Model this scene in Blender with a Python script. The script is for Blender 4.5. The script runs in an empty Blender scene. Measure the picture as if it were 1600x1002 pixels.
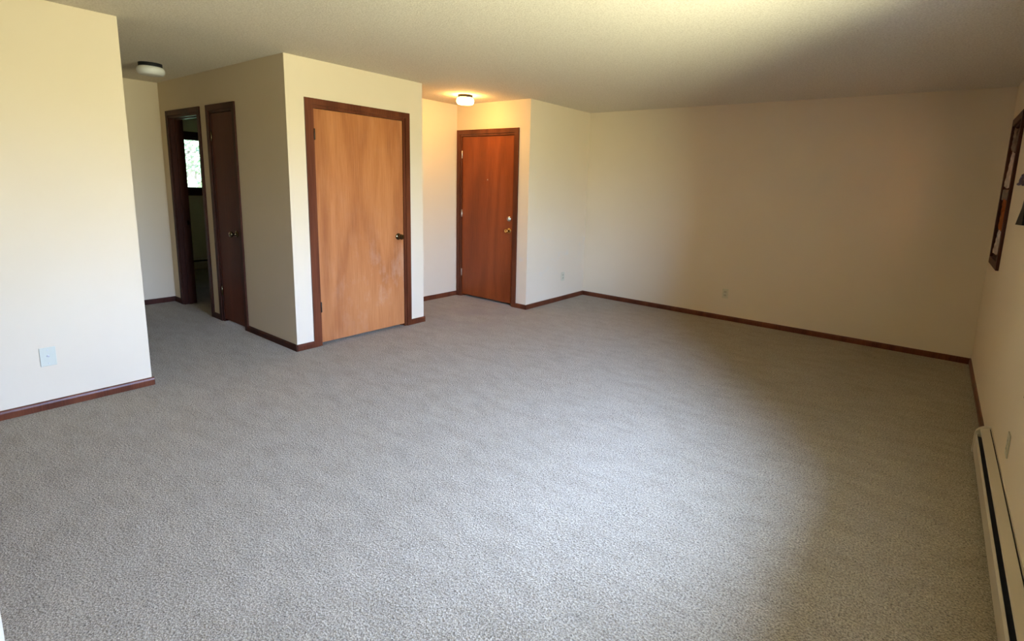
import bpy, bmesh, math, random
from mathutils import Vector, Matrix
S = bpy.context.scene
COL = S.collection

# ------------------------------------------------------------ camera
cam = bpy.data.cameras.new('camera')
co = bpy.data.objects.new('camera', cam); COL.objects.link(co)
yaw, pitch, roll, H0 = 0.63023, -0.16547, 0.03525, 1.4883
f = Vector((-math.sin(yaw)*math.cos(pitch), math.cos(yaw)*math.cos(pitch), math.sin(pitch)))
r = Vector((math.cos(yaw), math.sin(yaw), 0)); u = r.cross(f)
r2 = r*math.cos(roll)+u*math.sin(roll); u2 = -r*math.sin(roll)+u*math.cos(roll)
M = Matrix((r2, u2, -f)).transposed().to_4x4(); M.translation = (0, 0, H0)
co.matrix_world = M
cam.sensor_width = 36; cam.lens = 809.75/1600*36
cam.shift_x = -65.89/1600; cam.shift_y = -76.31/1600
cam.clip_start = 0.02; cam.clip_end = 300
S.camera = co

# ------------------------------------------------------------ view
S.view_settings.view_transform = 'Standard'; S.view_settings.look = 'None'
S.view_settings.gamma = 1; S.view_settings.use_curve_mapping = False
S.view_settings.exposure = 0.0

# ------------------------------------------------------------ world: blue sky over sunlit grass and trees
W = bpy.data.worlds.new('sky'); S.world = W; W.use_nodes = True
nt = W.node_tree; nt.nodes.clear()
tc = nt.nodes.new('ShaderNodeTexCoord'); sp = nt.nodes.new('ShaderNodeSeparateXYZ')
nt.links.new(tc.outputs['Generated'], sp.inputs[0])
mr = nt.nodes.new('ShaderNodeMapRange'); mr.inputs['From Min'].default_value = -1; mr.inputs['From Max'].default_value = 1
nt.links.new(sp.outputs['Z'], mr.inputs['Value'])
cr = nt.nodes.new('ShaderNodeValToRGB'); nt.links.new(mr.outputs[0], cr.inputs[0])
e = cr.color_ramp.elements
e[0].position = 0.0; e[0].color = (0.70, 0.69, 0.50, 1)
e[1].position = 1.0; e[1].color = (0.60, 0.85, 1.55, 1)
for p, c in ((0.44, (0.70, 0.69, 0.50, 1)), (0.495, (0.74, 0.74, 0.60, 1)), (0.53, (0.80, 0.95, 1.25, 1)), (0.60, (0.78, 1.04, 1.78, 1))):
    n = e.new(p); n.color = c
bg = nt.nodes.new('ShaderNodeBackground'); SKY = 49.0
wo = nt.nodes.new('ShaderNodeOutputWorld')
sd = nt.nodes.new('ShaderNodeMapRange'); nt.links.new(sp.outputs['X'], sd.inputs['Value'])   # world strength cut on the bedroom side to keep that room dark
sd.inputs['From Min'].default_value = -0.12; sd.inputs['From Max'].default_value = 0.02; sd.inputs['To Min'].default_value = 0.035; sd.inputs['To Max'].default_value = 1.0
ml = nt.nodes.new('ShaderNodeMath'); ml.operation = 'MULTIPLY'; ml.inputs[1].default_value = SKY; nt.links.new(sd.outputs[0], ml.inputs[0]); nt.links.new(ml.outputs[0], bg.inputs['Strength'])
nt.links.new(cr.outputs[0], bg.inputs[0]); nt.links.new(bg.outputs[0], wo.inputs[0])

# ------------------------------------------------------------ sun (high, along the facade, so that it enters neither window)
sl = bpy.data.lights.new('sun', 'SUN'); sl.energy = 4; sl.angle = 0.01; sl.color = (1, 0.95, 0.85)
so = bpy.data.objects.new('sun', sl); COL.objects.link(so)
so.rotation_euler = Vector((0.02, 0.62, -0.78)).to_track_quat('-Z', 'Y').to_euler(); so.location = (-12, -10, 15)
# daylight portals in the window openings (they only guide the sky's sampling)
def portal(name, loc, sx, sy, d):
    l = bpy.data.lights.new(name, 'AREA'); l.shape = 'RECTANGLE'; l.size = sx; l.size_y = sy
    o = bpy.data.objects.new(name, l); COL.objects.link(o); o.location = loc
    o.rotation_euler = Vector(d).to_track_quat('-Z', 'Z').to_euler()
    try: l.cycles.is_portal = True
    except Exception: l.use_portal = True
WY0, WY1, WZ0, WZ1 = 1.02, 2.83, 0.72, 2.08
portal('daylight_portal', (0.57, (WY0+WY1)/2, (WZ0+WZ1)/2), WY1-WY0, WZ1-WZ0, (-1, 0, 0))
portal('daylight_portal', (-9.36, 3.30, 1.62), 1.3, 0.85, (1, 0, 0))

# ------------------------------------------------------------ dimensions
H = 2.44
XA, YA, XH, YB, XB, YC, XD, YD, XE, YF, XG = -4.312, 1.144, -7.042, 2.169, -4.287, 3.536, -5.042, 4.713, -3.845, 5.957, 0.4115
FX = -9.20
random.seed(4)

# ------------------------------------------------------------ helpers
class MB:
    def __init__(s): s.bm = bmesh.new()
    def box(s, x0, x1, y0, y1, z0, z1, bev=0):
        m = Matrix.Translation(((x0+x1)/2, (y0+y1)/2, (z0+z1)/2)) @ Matrix.Diagonal((abs(x1-x0), abs(y1-y0), abs(z1-z0), 1))
        g = bmesh.ops.create_cube(s.bm, size=1, matrix=m)
        if bev:
            ed = list({e for v in g['verts'] for e in v.link_edges})
            bmesh.ops.bevel(s.bm, geom=ed, offset=bev, segments=2, profile=0.5, affect='EDGES')
        return s
    def lathe(s, prof, origin, axis, seg=32):
        ax = Vector(axis).normalized(); a = ax.orthogonal().normalized(); b = ax.cross(a); o = Vector(origin)
        rings = []
        for rad, h in prof:
            if rad < 1e-6: rings.append([s.bm.verts.new(o+ax*h)])
            else: rings.append([s.bm.verts.new(o+ax*h+(a*math.cos(t)+b*math.sin(t))*rad) for t in (2*math.pi*i/seg for i in range(seg))])
        for p, q in zip(rings, rings[1:]):
            for i in range(seg):
                j = (i+1) % seg
                vs = [p[i % len(p)], p[j % len(p)], q[j % len(q)], q[i % len(q)]]
                vs = list(dict.fromkeys(vs))
                if len(vs) > 2: s.bm.faces.new(vs)
        return s
    def prism(s, pts, d):
        """polygon pts (3D) extruded along vector d"""
        a = [s.bm.verts.new(Vector(p)) for p in pts]; b = [s.bm.verts.new(Vector(p)+Vector(d)) for p in pts]
        s.bm.faces.new(a); s.bm.faces.new(b[::-1])
        n = len(a)
        for i in range(n): s.bm.faces.new((a[i], a[(i+1) % n], b[(i+1) % n], b[i]))
        return s
    def quad(s, *p): s.bm.faces.new([s.bm.verts.new(Vector(q)) for q in p]); return s
    def build(s, name, mat, parent=None, smooth=False, root=None):
        bmesh.ops.recalc_face_normals(s.bm, faces=s.bm.faces)
        me = bpy.data.meshes.new(name)
        if root is not None:
            bmesh.ops.translate(s.bm, verts=s.bm.verts, vec=-Vector(root))
        s.bm.to_mesh(me); s.bm.free()
        if smooth:
            for p in me.polygons: p.use_smooth = True
            try: me.set_sharp_from_angle(angle=math.radians(40))
            except Exception: pass
        me.materials.append(mat)
        o = bpy.data.objects.new(name, me); COL.objects.link(o)
        if parent is not None: o.parent = parent
        elif root is not None: o.location = root
        return o
def tag(o, label=None, cat=None, group=None, kind=None):
    if label: o['label'] = label
    if cat: o['category'] = cat
    if group: o['group'] = group
    if kind: o['kind'] = kind
    return o
def empty(name, loc, **k):
    o = bpy.data.objects.new(name, None); o.empty_display_size = 0.1; o.location = loc; COL.objects.link(o); return tag(o, **k)

# ------------------------------------------------------------ materials
def mat(name):
    m = bpy.data.materials.new(name); m.use_nodes = True
    return m, m.node_tree, m.node_tree.nodes['Principled BSDF']
def N(nt, t, **k):
    n = nt.nodes.new(t)
    for a, v in k.items():
        if a in n.inputs: n.inputs[a].default_value = v
        else: setattr(n, a, v)
    return n
def coords(nt, scale=(1, 1, 1), rot=(0, 0, 0)):
    g = nt.nodes.new('ShaderNodeNewGeometry'); m = nt.nodes.new('ShaderNodeMapping')
    m.inputs['Scale'].default_value = scale; m.inputs['Rotation'].default_value = rot
    nt.links.new(g.outputs['Position'], m.inputs[0]); return m.outputs[0]
def noise(nt, vec, scale, detail=2, rough=0.5):
    n = nt.nodes.new('ShaderNodeTexNoise'); n.inputs['Scale'].default_value = scale
    n.inputs['Detail'].default_value = detail; n.inputs['Roughness'].default_value = rough
    nt.links.new(vec, n.inputs['Vector']); return n.outputs['Fac']
def ramp(nt, fac, stops):
    c = nt.nodes.new('ShaderNodeValToRGB'); el = c.color_ramp.elements
    while len(el) < len(stops): el.new(0.5)
    for q, (p, col) in zip(el, stops): q.position = p; q.color = (*col, 1) if len(col) == 3 else col
    nt.links.new(fac, c.inputs[0]); return c.outputs[0]
def mix(nt, a, b, fac, mode='MIX'):
    m = nt.nodes.new('ShaderNodeMix'); m.data_type = 'RGBA'; m.blend_type = mode
    for s_, v in ((6, a), (7, b), (0, fac)):
        if hasattr(v, 'is_linked') or hasattr(v, 'links'): nt.links.new(v, m.inputs[s_])
        else: m.inputs[s_].default_value = v if s_ == 0 else (*v, 1)
    return m.outputs[2]
def bump(nt, bs, h, strength, dist):
    b = nt.nodes.new('ShaderNodeBump'); b.inputs['Strength'].default_value = strength; b.inputs['Distance'].default_value = dist
    nt.links.new(h, b.inputs['Height']); nt.links.new(b.outputs[0], bs.inputs['Normal'])
def plain(name, col, rough=0.5, metal=0.0, sp=0.5):
    m, t, b = mat(name); b.inputs['Base Color'].default_value = (*col, 1)
    b.inputs['Roughness'].default_value = rough; b.inputs['Metallic'].default_value = metal
    b.inputs['Specular IOR Level'].default_value = sp
    n = noise(t, coords(t), 60, 3); bump(t, b, n, 0.04, 0.002)
    return m

# painted wall
WALL, t, b = mat('wall_paint')
v = coords(t)
c = ramp(t, noise(t, v, 1.3, 3), [(0.3, (0.71, 0.59, 0.41)), (0.7, (0.735, 0.615, 0.435))])
t.links.new(c, b.inputs['Base Color']); b.inputs['Roughness'].default_value = 0.62; b.inputs['Specular IOR Level'].default_value = 0.25
bump(t, b, noise(t, v, 160, 3), 0.06, 0.002)
# the same paint with rubbed grey scuffs
WALLS, t, b = mat('scuffed_wall_paint')
v = coords(t)
c = ramp(t, noise(t, v, 1.3, 3), [(0.3, (0.71, 0.59, 0.41)), (0.7, (0.735, 0.615, 0.435))])
s1 = ramp(t, noise(t, coords(t, (1, 2.2, 3.5)), 2.2, 5, 0.65), [(0.56, (0, 0, 0)), (0.74, (1, 1, 1))])
sz = N(t, 'ShaderNodeSeparateXYZ'); t.links.new(v, sz.inputs[0])
hz = ramp(t, sz.outputs['Z'], [(0.2, (0, 0, 0)), (0.6, (0.8, 0.8, 0.8)), (0.9, (0.8, 0.8, 0.8)), (1.0, (0.25, 0.25, 0.25))])
mk = mix(t, s1, hz, 1.0, 'MULTIPLY')
t.links.new(mix(t, c, (0.66, 0.60, 0.50), mk), b.inputs['Base Color'])
b.inputs['Roughness'].default_value = 0.62; b.inputs['Specular IOR Level'].default_value = 0.25
bump(t, b, noise(t, v, 160, 3), 0.06, 0.002)
# sprayed ceiling
CEIL, t, b = mat('sprayed_ceiling')
v = coords(t); n1 = noise(t, v, 95, 4, 0.7)
t.links.new(ramp(t, n1, [(0.35, (0.62, 0.545, 0.43)), (0.6, (0.79, 0.72, 0.595))]), b.inputs['Base Color'])
b.inputs['Roughness'].default_value = 0.9; b.inputs['Specular IOR Level'].default_value = 0.1
bump(t, b, n1, 0.5, 0.006)
# carpet
CARP, t, b = mat('carpet_pile')
v = coords(t)
fine = noise(t, v, 130, 4, 0.8)
flk = N(t, 'ShaderNodeTexVoronoi'); flk.inputs['Scale'].default_value = 160; t.links.new(v, flk.inputs['Vector'])
flc = N(t, 'ShaderNodeSeparateColor'); t.links.new(flk.outputs['Color'], flc.inputs[0])
base = ramp(t, fine, [(0.36, (0.115, 0.09, 0.056)), (0.5, (0.33, 0.272, 0.185)), (0.62, (0.52, 0.437, 0.305))])
speck = ramp(t, flc.outputs[0], [(0.0, (0.60, 0.58, 0.56)), (0.06, (0.80, 0.78, 0.76)), (0.12, (1, 1, 1)), (0.86, (1, 1, 1)), (0.95, (1.12, 1.1, 1.06))])
c = mix(t, base, speck, 1.0, 'MULTIPLY')
big = ramp(t, noise(t, coords(t, (1.0, 2.6, 1), (0, 0, -0.3)), 4.5, 5, 0.62), [(0.3, (0.87, 0.86, 0.84)), (0.52, (1, 1, 1)), (0.75, (1.10, 1.10, 1.10))])
c = mix(t, c, big, 1.0, 'MULTIPLY')
# trodden, slightly browner track in front of the entrance
geo = N(t, 'ShaderNodeNewGeometry'); vd = N(t, 'ShaderNodeVectorMath', operation='DISTANCE'); t.links.new(geo.outputs['Position'], vd.inputs[0]); vd.inputs[1].default_value = (-4.1, 4.1, 0)
tr = ramp(t, vd.outputs['Value'], [(0.0, (1, 1, 1)), (1.0, (0, 0, 0))])
tn = mix(t, tr, ramp(t, noise(t, v, 3.2, 4), [(0.4, (0, 0, 0)), (0.62, (0.8, 0.8, 0.8))]), 1.0, 'MULTIPLY')
c = mix(t, c, (0.27, 0.215, 0.165), tn)
t.links.new(c, b.inputs['Base Color']); b.inputs['Roughness'].default_value = 0.95; b.inputs['Specular IOR Level'].default_value = 0.05
b.inputs['Sheen Weight'].default_value = 0.15
hh = N(t, 'ShaderNodeMath', operation='ADD'); t.links.new(fine, hh.inputs[0]); t.links.new(flk.outputs['Distance'], hh.inputs[1])
bump(t, b, hh.outputs[0], 0.8, 0.005)

def wood(name, dark, mid, light, axis, rough=0.35, contour=7.0, strips=None, scuff=False, spec=0.3):
    """veneer: grain runs along z; axis is the horizontal direction across it (0=x,1=y)"""
    m, t, b = mat(name)
    sc = (1, 1, 0.16)
    n = noise(t, coords(t, sc), 2.6, 2, 0.4)
    mu = N(t, 'ShaderNodeMath', operation='MULTIPLY'); mu.inputs[1].default_value = contour*6.28; t.links.new(n, mu.inputs[0])
    si = N(t, 'ShaderNodeMath', operation='SINE'); t.links.new(mu.outputs[0], si.inputs[0])
    mp = N(t, 'ShaderNodeMapRange'); mp.inputs['From Min'].default_value = -1; t.links.new(si.outputs[0], mp.inputs['Value'])
    fib = noise(t, coords(t, (1, 1, 0.035)), 120, 3, 0.6)
    f2 = N(t, 'ShaderNodeMix'); f2.inputs[0].default_value = 0.72; t.links.new(mp.outputs[0], f2.inputs[2]); t.links.new(fib, f2.inputs[3])
    c = ramp(t, f2.outputs[0], [(0.22, dark), (0.5, mid), (0.8, light)])
    if strips:
        bands = noise(t, coords(t, (1, 1, 0.02)), strips, 1, 0.3)
        c = mix(t, c, ramp(t, bands, [(0.35, (0.80, 0.76, 0.74)), (0.47, (1, 1, 1)), (0.5, (0.90, 0.87, 0.86)), (0.62, (1.10, 1.12, 1.12))]), 1.0, 'MULTIPLY')
    if scuff:
        s_ = ramp(t, noise(t, coords(t, (1, 1, 0.5)), 5, 5, 0.7), [(0.50, (0, 0, 0)), (0.70, (0.42, 0.42, 0.42))])
        q = N(t, 'ShaderNodeNewGeometry'); dd = N(t, 'ShaderNodeVectorMath', operation='DISTANCE'); t.links.new(q.outputs['Position'], dd.inputs[0]); dd.inputs[1].default_value = (-4.29, 3.1, 0.45)
        s_ = mix(t, s_, ramp(t, dd.outputs['Value'], [(0.15, (1, 1, 1)), (0.65, (0.12, 0.12, 0.12))]), 1.0, 'MULTIPLY')
        c = mix(t, c, (0.60, 0.42, 0.30), s_)
    t.links.new(c, b.inputs['Base Color']); b.inputs['Roughness'].default_value = rough
    b.inputs['Specular IOR Level'].default_value = spec
    bump(t, b, fib, 0.08, 0.001)
    return m
TRIM = wood('stained_trim', (0.065, 0.016, 0.006), (0.115, 0.030, 0.011), (0.165, 0.048, 0.018), 0, 0.32, 5)
TRIMD = wood('dark_stained_trim', (0.030, 0.008, 0.004), (0.052, 0.014, 0.007), (0.08, 0.023, 0.011), 0, 0.5, 5, spec=0.12)
OAK = wood('honey_veneer', (0.35, 0.120, 0.038), (0.45, 0.168, 0.054), (0.54, 0.222, 0.078), 1, 0.38, 6, 2.6, True)
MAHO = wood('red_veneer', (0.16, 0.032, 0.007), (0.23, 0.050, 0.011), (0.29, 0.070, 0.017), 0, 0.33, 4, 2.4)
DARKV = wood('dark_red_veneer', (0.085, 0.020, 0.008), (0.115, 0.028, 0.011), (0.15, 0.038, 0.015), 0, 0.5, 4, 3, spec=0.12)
BRASS = plain('brass', (0.72, 0.48, 0.18), 0.18, 1)
ABRASS = plain('antique_brass', (0.13, 0.10, 0.055), 0.22, 1)
STEEL = plain('satin_steel', (0.62, 0.60, 0.56), 0.28, 1)
BRONZE = plain('dark_bronze', (0.05, 0.035, 0.025), 0.4, 0.8)
IVORY = plain('ivory_plastic', (0.76, 0.74, 0.60), 0.3)
IVORYP = plain('ivory_plate', (0.60, 0.585, 0.45), 0.3)
IVORYT = plain('yellowed_ivory_plastic', (0.60, 0.54, 0.36), 0.35)
IVORYD = plain('aged_ivory_plastic', (0.50, 0.45, 0.30), 0.35)
DARK = plain('dark_slot', (0.03, 0.03, 0.03), 0.5)
BLACK = plain('black_enamel', (0.012, 0.012, 0.013), 0.6, 0, 0.2)
HEAT = plain('beige_enamel', (0.52, 0.44, 0.32), 0.35)
FIN = plain('heater_fin_metal', (0.03, 0.035, 0.05), 0.4, 0.5)
def fabric(name, col):
    m, t, b = mat(name); t.links.new(ramp(t, noise(t, coords(t), 45, 4, 0.6), [(0.35, tuple(c*0.8 for c in col)), (0.6, col)]), b.inputs['Base Color'])
    b.inputs['Roughness'].default_value = 0.9; tl_ = t.nodes.new('ShaderNodeBsdfTranslucent'); tl_.inputs[0].default_value = (*col, 1)
    ms = t.nodes.new('ShaderNodeMixShader'); ms.inputs[0].default_value = 0.5
    t.links.new(b.outputs[0], ms.inputs[1]); t.links.new(tl_.outputs[0], ms.inputs[2]); t.links.new(ms.outputs[0], t.nodes['Material Output'].inputs[0]); return m
CLOTH = fabric('cream_cloth', (0.93, 0.88, 0.79))
RUST = fabric('rust_cloth', (0.72, 0.33, 0.12))
TAUPE = fabric('taupe_cloth', (0.46, 0.40, 0.32))
PURP = plain('plum_cloth', (0.10, 0.07, 0.11), 0.9)
MILK, t, b = mat('milk_glass')
b.inputs['Base Color'].default_value = (0.80, 0.80, 0.76, 1); b.inputs['Roughness'].default_value = 0.25
LIT, t, b = mat('lit_milk_glass')
b.inputs['Base Color'].default_value = (0.9, 0.85, 0.7, 1); b.inputs['Roughness'].default_value = 0.3
b.inputs['Emission Color'].default_value = (1.0, 0.53, 0.15, 1); b.inputs['Emission Strength'].default_value = 74
GLASS = bpy.data.materials.new('window_glass'); GLASS.use_nodes = True; t = GLASS.node_tree; t.nodes.clear()
o_ = t.nodes.new('ShaderNodeOutputMaterial'); tr_ = t.nodes.new('ShaderNodeBsdfTransparent'); gl = t.nodes.new('ShaderNodeBsdfGlossy'); gl.inputs['Roughness'].default_value = 0.02
fr = t.nodes.new('ShaderNodeFresnel'); fr.inputs['IOR'].default_value = 1.3; mx = t.nodes.new('ShaderNodeMixShader')
tr_.inputs[0].default_value = (0.95, 0.97, 0.96, 1)
t.links.new(fr.outputs[0], mx.inputs[0]); t.links.new(tr_.outputs[0], mx.inputs[1]); t.links.new(gl.outputs[0], mx.inputs[2]); t.links.new(mx.outputs[0], o_.inputs[0])
LEAF, t, b = mat('leaf')
t.links.new(ramp(t, noise(t, coords(t), 1.5, 3), [(0.35, (0.05, 0.09, 0.03)), (0.65, (0.22, 0.30, 0.12))]), b.inputs['Base Color']); b.inputs['Roughness'].default_value = 0.5
BARK = plain('bark', (0.12, 0.09, 0.06), 0.9)
GRASS, t, b = mat('lawn')
t.links.new(ramp(t, noise(t, coords(t), 3, 5), [(0.35, (0.10, 0.16, 0.05)), (0.65, (0.25, 0.33, 0.12))]), b.inputs['Base Color']); b.inputs['Roughness'].default_value = 0.9
BRICK, t, b = mat('brick')
bt = N(t, 'ShaderNodeTexBrick'); bt.inputs['Color1'].default_value = (0.55, 0.20, 0.08, 1); bt.inputs['Color2'].default_value = (0.42, 0.15, 0.07, 1); bt.inputs['Mortar'].default_value = (0.6, 0.55, 0.45, 1)
bt.inputs['Scale'].default_value = 1; bt.inputs['Brick Width'].default_value = 0.2; bt.inputs['Row Height'].default_value = 0.067; bt.inputs['Mortar Size'].default_value = 0.008
g_ = N(t, 'ShaderNodeNewGeometry'); mpv = N(t, 'ShaderNodeMapping'); mpv.inputs['Rotation'].default_value = (math.pi/2, 0, 0)
t.links.new(g_.outputs['Position'], mpv.inputs[0]); t.links.new(mpv.outputs[0], bt.inputs[0]); t.links.new(bt.outputs[0], b.inputs['Base Color'])

# ------------------------------------------------------------ the setting
def struct(mb, name, m, label, cat): return tag(mb.build(name, m), label, cat, kind='structure')
struct(MB().box(-9.4, 0.62, -2.8, 6.3, -0.12, 0.0), 'floor', CARP, 'speckled beige grey cut pile carpet covering the whole floor', 'carpet')
struct(MB().box(-9.4, 0.62, -2.8, 6.3, H, H+0.12), 'ceiling', CEIL, 'off white sprayed textured ceiling over the whole room', 'ceiling')
# window 1: small wood framed window on the right wall
V0, V1, U0, U1 = 5.036, 5.590, 1.035, 2.075
struct(MB().box(XG, 0.56, -2.6, WY0, 0, H).box(XG, 0.56, WY0, WY1, 0, WZ0).box(XG, 0.56, WY0, WY1, WZ1, H)
       .box(XG, 0.56, WY1, V0, 0, H).box(XG, 0.56, V0, V1, 0, U0).box(XG, 0.56, V0, V1, U1, H).box(XG, 0.56, V1, YF, 0, H),
       'wall_right', WALL, 'shaded cream wall at the right edge above the baseboard heater', 'wall')
struct(MB().box(XE-0.12, 0.56, YF, YF+0.14, 0, H), 'wall_back', WALL, 'long blank cream wall at the back right', 'wall')
struct(MB().box(XE-0.12, XE, YD, YF, 0, H), 'wall_alcove_side', WALLS, 'short cream wall with faint scuffs right of the entrance door', 'wall')
struct(MB().box(XD-0.12, -4.972, YD, YD+0.14, 0, H).box(-4.06, XE-0.12, YD, YD+0.14, 0, H).box(-4.972, -4.06, YD, YD+0.14, 2.072, H),
       'wall_entrance', WALL, 'lamplit yellow wall around the entrance door', 'wall')
struct(MB().box(XD-0.12, XD, YC, YD, 0, H), 'wall_entrance_left', WALL, 'cream wall left of the entrance door', 'wall')
struct(MB().box(XB-0.11, XB, YB, 2.376, 0, H).box(XB-0.11, XB, 3.313, YC, 0, H).box(XB-0.11, XB, 2.376, 3.313, 2.072, H)
       .box(XD, XB-0.11, YC-0.11, YC, 0, H).box(XD-0.12, XD, YB+0.12, YC, 0, H),
       'wall_closet', WALL, 'bright cream closet wall around the honey brown door', 'wall')
struct(MB().box(-9.2, -6.79, YB, YB+0.12, 0, H).box(-6.79, -6.015, YB, YB+0.12, 2.072, H).box(-6.015, -5.745, YB, YB+0.12, 0, H)
       .box(-5.745, -5.243, YB, YB+0.12, 2.072, H).box(-5.243, XB-0.11, YB, YB+0.12, 0, H),
       'wall_hall_right', WALL, 'shaded cream hallway wall holding the two dark door frames', 'wall')
struct(MB().box(XH-0.12, XH, YA-0.12, YB, 0, H), 'wall_hall_end', WALL, 'cream wall closing the far end of the hallway', 'wall')
struct(MB().box(XH, XA, YA-0.12, YA, 0, H).box(XA-0.12, XA, -2.6, YA-0.12, 0, H), 'wall_left', WALL, 'bright blank wall at the left edge with the jack plate', 'wall')
struct(MB().box(-2.11, -1.99, -2.6, 0.13, 0, H), 'wall_near', WALL, 'white wall end just showing in the bottom left corner', 'wall')
struct(MB().box(XA-0.12, 0.56, -2.72, -2.6, 0, H), 'wall_rear', WALL, 'cream wall behind the viewer closing the room', 'wall')
struct(MB().box(-5.3, -5.2, YD+0.14, 6.2, 0, H).box(-5.2, XE-0.12, 6.1, 6.2, 0, H), 'wall_light_stop', WALL, 'unseen walls added behind the closed entrance door against light spill', 'wall')  # added out of view to stop light spilling under the door
# bedroom shell
BW = (2.95, 3.75, 1.225, 2.005)
struct(MB().box(FX-0.14, FX, YB, BW[0], 0, H).box(FX-0.14, FX, BW[1], 5.3, 0, H).box(FX-0.14, FX, BW[0], BW[1], 0, BW[2]).box(FX-0.14, FX, BW[0], BW[1], BW[3], H),
       'wall_bedroom_end', WALL, 'dim bedroom wall with the bright window seen through the hall doorway', 'wall')
struct(MB().box(FX, -5.83, 5.2, 5.32, 0, H).box(-5.95, -5.83, YB+0.12, 5.2, 0, H), 'wall_bedroom_side', WALL, 'unlit side walls of the bedroom beyond the hallway', 'wall')

# baseboards (small stained moulding, 56 mm high) ------------------------------------------------
BH, BT = 0.056, 0.013
def bb(x0, x1, y0, y1, horiz_axis, side):
    """run along an axis; side = direction the face points (+1/-1)"""
    m = MB()
    prof = [(0, 0), (BT, 0), (BT, BH-0.018), (BT*0.8, BH-0.006), (BT*0.4, BH), (0, BH)]
    if horiz_axis == 'y':   # runs along y, on plane x0
        m.prism([(x0+side*a, y0, z) for a, z in prof], (0, y1-y0, 0))
    else:
        m.prism([(x0, y0+side*a, z) for a, z in prof], (x1-x0, 0, 0))
    return m
def base(m, name, label, mt=TRIM): return tag(m.build(name, mt), label, 'baseboard', kind='structure')
base(bb(XA, 0, -2.6, YA+BT, 'y', 1), 'baseboard_left', 'stained wooden baseboard along the left wall')
base(bb(XH, XH, YA, YB, 'y', 1), 'baseboard_hall_end', 'dark baseboard across the far end of the hallway', TRIMD)
m = bb(XH+BT, -6.847, YB, 0, 'x', -1)
for a, b_ in ((-5.958, -5.802), (-5.186, XB+BT)):
    prof = [(0, 0), (BT, 0), (BT, BH-0.018), (BT*0.8, BH-0.006), (BT*0.4, BH), (0, BH)]
    m.prism([(a, YB-q, z) for q, z in prof], (b_-a, 0, 0))
base(m, 'baseboard_hall_right', 'dark baseboard pieces along the right side of the hallway', TRIMD)
m = bb(XB, 0, YB-BT, 2.319, 'y', 1)
m.prism([(XB+q, 3.37, z) for q, z in prof], (0, YC+BT-3.37, 0))
base(m, 'baseboard_closet', 'stained baseboard either side of the honey brown closet door')
base(bb(XB, 0, 0, 0, 'y', 1) if False else MB().prism([(XD+BT, YC+q, z) for q, z in prof], (XB-XD-BT, 0, 0)), 'baseboard_closet_side', 'stained baseboard on the hidden side of the closet box')
base(bb(XD, 0, YC, YD, 'y', 1), 'baseboard_entrance_left', 'stained baseboard left of the entrance door')
base(MB().prism([(-4.003, YD-q, z) for q, z in prof], (XE+BT+4.003, 0, 0)), 'baseboard_entrance_right', 'very short stained baseboard right of the entrance door')
base(bb(XE, 0, YD-BT, YF, 'y', 1), 'baseboard_alcove_side', 'dark baseboard under the scuffed short wall')
base(bb(XE+BT, XG, YF, 0, 'x', -1), 'baseboard_back', 'dark baseboard along the long back wall')
base(bb(XG, 0, 3.87, YF-BT, 'y', -1), 'baseboard_right', 'dark baseboard between the heater and the far right corner')

# doors ----------------------------------------------------------------------------------------
def frame(root, loc, P, w0, w1, ztop, depth, mt, cw=0.057, ct=0.014, inner=True):
    """P(a, d, z): a along the wall, d out of the wall (+ to the viewer)"""
    def pr(pts, d0, d1):
        m = MB(); a = [Vector(P(x, d0, z)) for x, z in pts]; m.prism(a, Vector(P(pts[0][0], d1, pts[0][1]))-a[0]); return m
    rv = 0.006
    m = pr([(w0-cw, 0), (w0-rv, 0), (w0-rv, ztop+rv), (w0-cw, ztop+cw)], 0, ct); m.build('casing', mt, root, root=loc)
    m = pr([(w1+rv, 0), (w1+cw, 0), (w1+cw, ztop+cw), (w1+rv, ztop+rv)], 0, ct); m.build('casing', mt, root, root=loc)
    m = pr([(w0-rv, ztop+rv), (w1+rv, ztop+rv), (w1+cw, ztop+cw), (w0-cw, ztop+cw)], 0, ct); m.build('casing', mt, root, root=loc)
    # raised outer edge of the moulding is part of each casing's profile: jamb and stop
    def bx(m, a0, a1, d0, d1, z0, z1):
        p, q = P(a0, d0, z0), P(a1, d1, z1)
        m.box(min(p[0], q[0]), max(p[0], q[0]), min(p[1], q[1]), max(p[1], q[1]), z0, z1)
    m = MB(); jt = 0.019
    bx(m, w0-0.006, w0+jt, -depth, 0.004, 0, ztop+0.0065); bx(m, w1-jt, w1+0.006, -depth, 0.004, 0, ztop+0.0065); bx(m, w0+jt, w1-jt, -depth, 0.004, ztop-jt, ztop+0.0065)
    m.build('jamb', mt, root, root=loc)
    m = MB(); sd0, sd1 = -0.075, -0.042
    bx(m, w0+jt, w0+jt+0.011, sd0, sd1, 0, ztop-jt); bx(m, w1-jt-0.011, w1-jt, sd0, sd1, 0, ztop-jt); bx(m, w0+jt+0.011, w1-jt-0.011, sd0, sd1, ztop-jt-0.011, ztop-jt)
    m.build('door_stop', mt, root, root=loc)
def slab(root, loc, P, w0, w1, z0, z1, mt, d1=-0.003, d0=-0.038):
    p, q = P(w0, d0, z0), P(w1, d1, z1)
    return MB().box(min(p[0], q[0]), max(p[0], q[0]), min(p[1], q[1]), max(p[1], q[1]), z0, z1, 0.0015).build('door_slab', mt, root, root=loc)
def hinge(root, loc, P, a, z, mt, side=1):
    ax = (0, 0, 1); m = MB()
    m.lathe([(0, -0.047), (0.004, -0.047), (0.007, -0.043), (0.007, 0.043), (0.004, 0.047), (0, 0.047)], P(a, 0.004, z), ax, 12)
    m.build('hinge', mt, root, True, root=loc)
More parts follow.
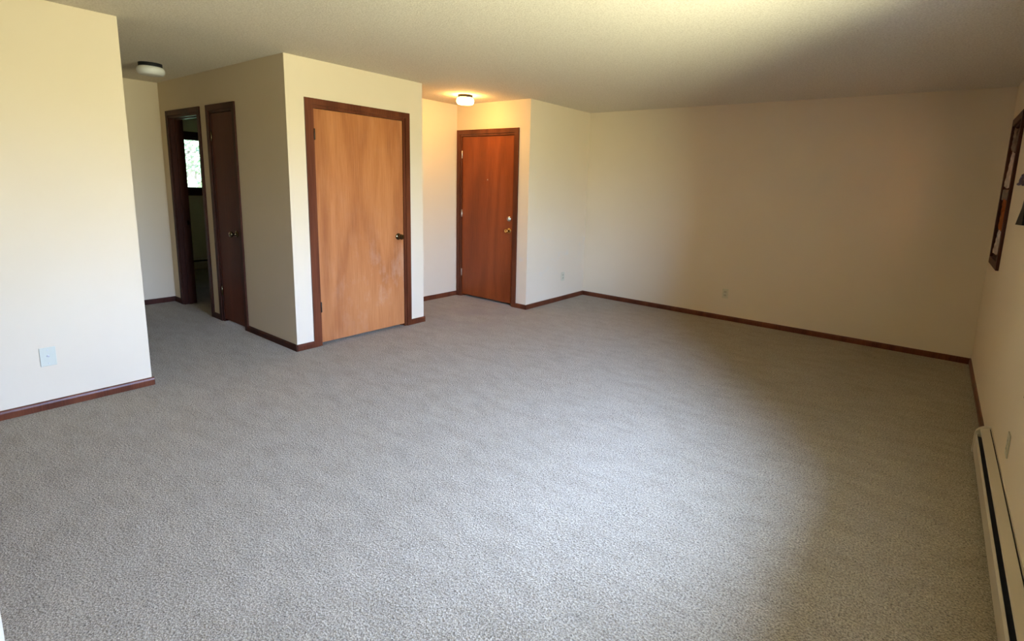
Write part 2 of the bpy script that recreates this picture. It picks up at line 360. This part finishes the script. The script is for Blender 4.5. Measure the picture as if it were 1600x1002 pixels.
def knob(root, loc, P, a, z, mt, name='door_knob'):
    o = Vector(P(a, -0.003, z)); ax = Vector(P(a, 1, z))-Vector(P(a, 0, z))
    MB().lathe([(0, 0), (0.032, 0), (0.032, 0.004), (0.026, 0.010), (0.014, 0.013), (0.011, 0.020), (0.011, 0.032), (0.020, 0.038),
                (0.0275, 0.047), (0.0275, 0.056), (0.022, 0.063), (0.010, 0.065), (0.008, 0.062), (0, 0.062)], o, ax, 32).build(name, mt, root, True, root=loc)

# coat closet door, wall X = XB
P = lambda a, d, z: (XB+d, a, z)
loc = (XB, 2.845, 0)
D1 = empty('door_1', loc, label='wide honey brown flush closet door with antique brass knob', cat='door', kind='structure')
frame(D1, loc, P, 2.376, 3.313, 2.072, 0.11, TRIM)
sb = slab(D1, loc, P, 2.398, 3.291, 0.026, 2.050, OAK)
for z in (1.84, 0.35): hinge(D1, loc, P, 2.397, z, BRONZE)
knob(D1, loc, P, 3.228, 0.93, ABRASS)
# entrance door, wall Y = YD
P = lambda a, d, z: (a, YD-d, z)
loc = (-4.516, YD, 0)
D2 = empty('door_2', loc, label='reddish brown entrance door with brass knob and deadbolt under the lit lamp', cat='door', kind='structure')
frame(D2, loc, P, -4.972, -4.06, 2.072, 0.12, TRIM)
slab(D2, loc, P, -4.950, -4.082, 0.030, 2.050, MAHO, -0.012, -0.056)
for z in (1.83, 1.09, 0.32): hinge(D2, loc, lambda a, d, z: (a, YD+0.006-d, z), -4.949, z, STEEL)
P2 = lambda a, d, z: (a, YD+0.009-d, z)
knob(D2, loc, P2, -4.142, 0.925, BRASS)
o = Vector(P2(-4.142, 0, 1.068))
MB().lathe([(0, 0), (0.030, 0), (0.030, 0.008), (0.024, 0.014), (0, 0.014)], o, (0, -1, 0), 32).box(o.x-0.005, o.x+0.005, o.y-0.032, o.y-0.012, o.z-0.018, o.z+0.018, 0.002).build('deadbolt', STEEL, D2, True, root=loc)
o = Vector(P2(-4.506, 0, 1.525))
MB().lathe([(0, 0), (0.008, 0), (0.008, 0.003), (0.005, 0.004), (0, 0.003)], o, (0, -1, 0), 16).build('peephole', STEEL, D2, True, root=loc)
MB().box(-4.082, -4.0785, YD-0.001, YD+0.006, 1.30, 1.36).build('strike_plate', BRONZE, D2, root=loc)
# linen closet door in the hallway, wall Y = YB
P = lambda a, d, z: (a, YB-d, z)
loc = (-5.494, YB, 0)
D3 = empty('door_3', loc, label='narrow dark brown closed closet door on the hallway wall', cat='door', kind='structure')
frame(D3, loc, P, -5.745, -5.243, 2.072, 0.12, TRIMD)
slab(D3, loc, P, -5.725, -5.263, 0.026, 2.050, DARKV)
for z in (1.84, 0.32): hinge(D3, loc, P, -5.725, z, ABRASS)
knob(D3, loc, P, -5.325, 0.925, ABRASS)
# open bedroom doorway
loc = (-6.40, YB, 0)
D4 = empty('door_4', loc, label='open doorway with dark wood casing at the end of the hallway', cat='doorway', kind='structure')
frame(D4, loc, P, -6.79, -6.015, 2.072, 0.12, TRIMD)
MB().box(-6.772, -6.769, YB+0.088, YB+0.104, 0.905, 0.95).build('strike_plate', ABRASS, D4, root=loc)
# its leaf, swung into the bedroom against the near side
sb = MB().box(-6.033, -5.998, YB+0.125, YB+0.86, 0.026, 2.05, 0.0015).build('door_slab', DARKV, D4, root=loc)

# windows --------------------------------------------------------------------------------------
def window_x(name, loc, X, y0, y1, z0, z1, side, label, cw=0.057, ct=0.020, wt=0.15, mt=TRIMD, stile=0.03, rec=0.05, mull=None):
    """window in a wall of constant X; side = direction towards the room"""
    R_ = empty(name, loc, label=label, cat='window', kind='structure')
    a, b_ = sorted((X, X+side*ct))
    MB().box(a, b_, y0-cw, y0, z0-cw, z1+cw, 0.003).build('casing', mt, R_, root=loc)
    MB().box(a, b_, y1, y1+cw, z0-cw, z1+cw, 0.003).build('casing', mt, R_, root=loc)
    MB().box(a, b_, y0, y1, z1, z1+cw, 0.003).build('casing', mt, R_, root=loc)
    MB().box(a, b_, y0, y1, z0-cw, z0, 0.003).build('window_sill', mt, R_, root=loc)
    c0, c1 = sorted((X-side*wt, X)); k = 0.012
    MB().box(c0, c1, y0-0.002, y0+k, z0, z1).box(c0, c1, y1-k, y1+0.002, z0, z1).box(c0, c1, y0+k, y1-k, z1-k, z1+0.002).box(c0, c1, y0+k, y1-k, z0-0.002, z0+k).build('jamb', mt, R_, root=loc)
    s0, s1 = sorted((X-side*rec, X-side*(rec+0.035)))
    m = MB().box(s0, s1, y0+k, y0+k+stile, z0+k, z1-k).box(s0, s1, y1-k-stile, y1-k, z0+k, z1-k).box(s0, s1, y0+k+stile, y1-k-stile, z1-k-stile, z1-k).box(s0, s1, y0+k+stile, y1-k-stile, z0+k, z0+k+stile)
    if mull: m.box(s0, s1, mull-0.02, mull+0.02, z0+k+stile, z1-k-stile)
    m.build('sash', mt, R_, root=loc)
    g = (s0+s1)/2
    MB().box(g-0.002, g+0.002, y0+k+stile*0.6, y1-k-stile*0.6, z0+k+stile*0.6, z1-k-stile*0.6).build('pane', GLASS, R_, root=loc)
    return R_
loc = (XG, 5.31, U0)
W1 = window_x('window_1', loc, XG, V0, V1, U0, U1, -1, 'narrow dark framed window with cream cloth scraps on the right wall', rec=0.055)
window_x('window_2', (XG, 1.9, WZ0), XG, WY0, WY1, WZ0, WZ1, -1, 'wide living room window beside the viewer that lights the room', mull=(WY0+WY1)/2)
window_x('window_3', (FX, 3.3, BW[2]), FX, BW[0], BW[1], BW[2], BW[3], 1, 'bright bedroom window with foliage outside, seen through the hall doorway', cw=0.085, wt=0.14, stile=0.025, rec=0.02)

# wrinkled cloth scraps gathered at the far side of window 1
def cloth(name, m_, y, x0, x1, zt, zb, label, amp=0.006, slant=0.0):
    m = MB(); nx, nz = 10, 16; vs = []
    for i in range(nz+1):
        z = zt+(zb-zt)*i/nz; row = []
        for j in range(nx+1):
            x = x0+slant*(1-i/nz)*(1-j/nx)+(x1-x0)*j/nx
            d = amp*math.sin(j*1.5+i*0.6)+amp*0.8*math.sin(j*0.7-i*0.9+1)
            row.append(m.bm.verts.new((x+0.0015*math.sin(i*1.7), y+d, z+0.008*math.sin(j*0.9+zt))))
        vs.append(row)
    for i in range(nz):
        for j in range(nx): m.bm.faces.new((vs[i][j], vs[i][j+1], vs[i+1][j+1], vs[i+1][j]))
    bmesh.ops.solidify(m.bm, geom=m.bm.faces[:], thickness=0.002)
    root = ((x0+x1)/2, y, zt)
    o = m.build(name, m_, None, True, root=root); return tag(o, label, 'cloth')
cloth('hanging_cloth', TAUPE, V1-0.10, XG-0.012, XG+0.050, 2.055, 1.875, 'grey crumpled cloth at the top of the right window', 0.008)
cloth('hanging_cloth', CLOTH, V1-0.09, XG-0.017, XG+0.050, 1.870, 1.595, 'wrinkled cream cloth in the upper half of the right window', 0.006, 0.016)
cloth('hanging_cloth', RUST, V1-0.08, XG-0.006, XG+0.050, 1.500, 1.255, 'rust orange cloth strip in the middle of the right window', 0.006)
cloth('hanging_cloth', CLOTH, V1-0.07, XG-0.015, XG+0.050, 1.250, 1.060, 'pale folded cloth in the bottom corner of the right window', 0.005, 0.014)
tag(MB().box(XG-0.012, XG+0.02, V1-0.06, V1-0.015, 1.495, 1.578, 0.004).build('hook_plate', TAUPE, None, root=(XG, V1-0.04, 1.495)), 'small square taupe plate on the far jamb of the right window', 'plate')

# dark item on the right wall, nearer than the window
wl = (XG-0.006, 4.18, 1.345)
wr = empty('wall_hanging', wl, label='small dark wall hanging with black pointed lower corner at the right frame edge', cat='wall hanging')
MB().prism([(XG-0.014, 4.34, 1.345), (XG-0.014, 4.03, 1.352), (XG-0.014, 4.03, 1.62), (XG-0.014, 4.16, 1.45)], (0.012, 0, 0)).build('black_panel', BLACK, wr, root=wl)
m = MB()
for k in range(7):
    y = 4.55-0.085*k; z = 1.60+0.012*k+0.015*math.sin(k*2.1)
    m.lathe([(0, -0.055), (0.006, -0.05), (0.010, 0), (0.007, 0.05), (0, 0.055)], (XG-0.012, y, z), (0.02, -0.8, 0.6*math.sin(k*1.9)), 8)
m.build('fringe', PURP, wr, True, root=wl)

# baseboard heaters ----------------------------------------------------------------------------
def heater(name, loc, P, y0, y1, label, cap=True):
    """P(d, y, z): d out of the wall"""
    R_ = empty(name, loc, label=label, cat='heater')
    def ext(prof, a, b_, nm, mt):
        MB().prism([P(d, a, z) for d, z in prof], Vector(P(0, b_, 0))-Vector(P(0, a, 0))).build(nm, mt, R_, root=loc)
    ext([(0.0, 0.012), (0.003, 0.012), (0.003, 0.172), (0.0, 0.172)], y0, y1, 'back_plate', HEAT)
    ext([(0.068, 0.022), (0.068, 0.108), (0.060, 0.118), (0.058, 0.115), (0.0655, 0.107), (0.0655, 0.024), (0.058, 0.020)], y0, y1, 'front_panel', HEAT)
    ext([(0.009, 0.168), (0.046, 0.156), (0.049, 0.148), (0.047, 0.146), (0.044, 0.1535), (0.009, 0.165)], y0, y1, 'hood', HEAT)
    ext([(0.010, 0.045), (0.055, 0.045), (0.055, 0.104), (0.010, 0.104)], y0+0.02, y1-0.02, 'heating_fins', FIN)
    ext([(0.0032, 0.12), (0.0085, 0.12), (0.0085, 0.163), (0.0032, 0.163)], y0, y1, 'gap_shade_strip', BLACK)  # solid black strip standing in for the shade between hood and wall
    if cap:
        pts = [(0.0, 0.0), (0.0715, 0.0), (0.0715, 0.112)]+[(0.0715*math.cos(a)*1.0, 0.112+0.062*math.sin(a)) for a in (0.35, 0.7, 1.05, 1.35)]+[(0.004, 0.174), (0, 0.174)]
        ext(pts, y1-0.024, y1+0.002, 'end_cap', HEAT)
    return R_
heater('baseboard_heater', (XG, 1.6, 0), lambda d, y, z: (XG-d, y, z), -0.6, 3.862, 'long beige baseboard heater with dark slot along the right wall')
heater('baseboard_heater', (FX, 3.2, 0), lambda d, y, z: (FX+d, y, z), 2.6, 4.6, 'dim baseboard heater under the bedroom window', cap=False)

# electrical plates ----------------------------------------------------------------------------
def outlet(loc, P, label, mt=IVORY, coax=False, w=0.07, h=0.114):
    R_ = empty('jack_plate' if coax else 'wall_outlet', loc, label=label, cat='jack plate' if coax else 'outlet')
    def bx(a0, a1, z0, z1, d0, d1, bev=0):
        p, q = P(a0, d0, z0), P(a1, d1, z1); m = MB()
        m.box(min(p[0], q[0]), max(p[0], q[0]), min(p[1], q[1]), max(p[1], q[1]), p[2], q[2], bev); return m
    bx(-w/2, w/2, -h/2, h/2, 0.0005, 0.006, 0.002).build('cover_plate', mt, R_, root=loc)
    ax = Vector(P(0, 1, 0))-Vector(P(0, 0, 0))
    if coax:
        for z in (0.042, -0.042): MB().lathe([(0, 0), (0.0035, 0), (0.003, 0.0015), (0, 0.0018)], P(0, 0.006, z), ax, 12).build('screw', STEEL, R_, True, root=loc)
        MB().lathe([(0, 0), (0.0075, 0), (0.0075, 0.003), (0.0048, 0.003), (0.0048, 0.011), (0.003, 0.011), (0.003, 0.004), (0, 0.004)], P(0, 0.006, 0.004), ax, 12).build('coax_connector', STEEL, R_, True, root=loc)
    else:
        for z in (0.0195, -0.0195):
            rc = bx(-0.017, 0.017, z-0.0135, z+0.0135, 0.006, 0.0078, 0.0008).build('receptacle', IVORYD, R_, root=loc)
            for a in (-0.0063, 0.0063):
                s_ = bx(a-0.0013, a+0.0013, z-0.003, z+0.006, 0.0076, 0.0081); s_.build('slot', DARK, rc, root=loc)
        MB().lathe([(0, 0), (0.0035, 0), (0.003, 0.0015), (0, 0.0018)], P(0, 0.006, 0), ax, 12).build('screw', STEEL, R_, True, root=loc)
c = (XA, 0.636, 0.335); outlet(c, lambda a, d, z: (XA+d, c[1]+a, c[2]+z), 'ivory coaxial jack plate low on the bright left wall', IVORYP, coax=True, w=0.074, h=0.118)
c2 = (XE, 5.461, 0.315); outlet(c2, lambda a, d, z: (XE+d, c2[1]+a, c2[2]+z), 'pale outlet on the short scuffed wall right of the entrance', IVORYT)
c3 = (-1.872, YF, 0.314); outlet(c3, lambda a, d, z: (c3[0]+a, YF-d, c3[2]+z), 'ivory duplex outlet low on the long back wall', IVORYT)
c4 = (XG, 3.176, 0.336); outlet(c4, lambda a, d, z: (XG-d, c4[1]+a, c4[2]+z), 'tan outlet on the right wall just above the long heater', IVORYD)

# ceiling lamps --------------------------------------------------------------------------------
def lamp(loc, r, hgt, glass, label):
    R_ = empty('ceiling_lamp', loc, label=label, cat='ceiling lamp', group='flush ceiling lamps')
    MB().lathe([(0, 0), (r*0.84, 0), (r*0.84, -0.028), (r*0.78, -0.031), (0, -0.030)], loc, (0, 0, 1), 48).build('lamp_base', BLACK, R_, True, root=loc)
    prof = [(r*0.66, -0.024), (r*0.78, -0.027)]
    for i in range(13):
        a = math.pi/2-math.pi*i/12
        prof.append((r*(0.70+0.30*math.cos(a)), -0.027-hgt/2+hgt/2*math.sin(a)))
    prof.append((0, -0.027-hgt-0.004))
    MB().lathe(prof, loc, (0, 0, 1), 48).build('glass_shade', glass, R_, True, root=loc)
lamp((-5.86, 1.765, H), 0.105, 0.075, MILK, 'unlit white glass ceiling lamp in the hallway')
lamp((-4.39, 4.225, H), 0.096, 0.072, LIT, 'lit glowing ceiling lamp in front of the entrance door')

# outside --------------------------------------------------------------------------------------
tag(MB().box(-60, -9.45, -30, 45, -0.9, -0.6).build('lawn', GRASS), 'sunlit lawn beyond the bedroom window', 'lawn', kind='structure')
tl = (-18.5, 6.3, -0.6)
TR_ = empty('tree', tl, label='leafy green tree outside the bedroom window', cat='tree')
m = MB(); m.lathe([(0, 0), (0.22, 0), (0.16, 1.2), (0.13, 2.6), (0.06, 4.2), (0, 4.4)], tl, (0.03, 0.02, 1), 12); m.build('trunk', BARK, TR_, True, root=tl)
m = MB()
for k in range(9000):
    while True:
        p = Vector((random.uniform(-1, 1), random.uniform(-1, 1), random.uniform(-1, 1)))
        if p.length < 1: break
    c_ = Vector((tl[0]+p.x*1.6, tl[1]+p.y*2.4, 2.7+p.z*2.2))
    if c_.z < 1.5 and random.random() < 0.5: continue
    n_ = Vector((random.gauss(0, 1), random.gauss(0, 1), random.gauss(0, 1))).normalized(); a = n_.orthogonal().normalized(); b_ = n_.cross(a); s_ = random.uniform(0.05, 0.10)
    m.quad(c_-a*s_, c_+b_*s_*0.5, c_+a*s_, c_-b_*s_*0.5)
fo = m.build('foliage', LEAF, TR_, root=tl); fo['kind'] = 'stuff'
tag(MB().box(0.84, 1.0, 4.4, 9.5, -0.6, 2.62).build('brick_light_blocker', BRICK), 'orange brick wall added outside the small right window to block daylight', 'brick wall')  # added and sized to keep the small window's sky light off the back wall
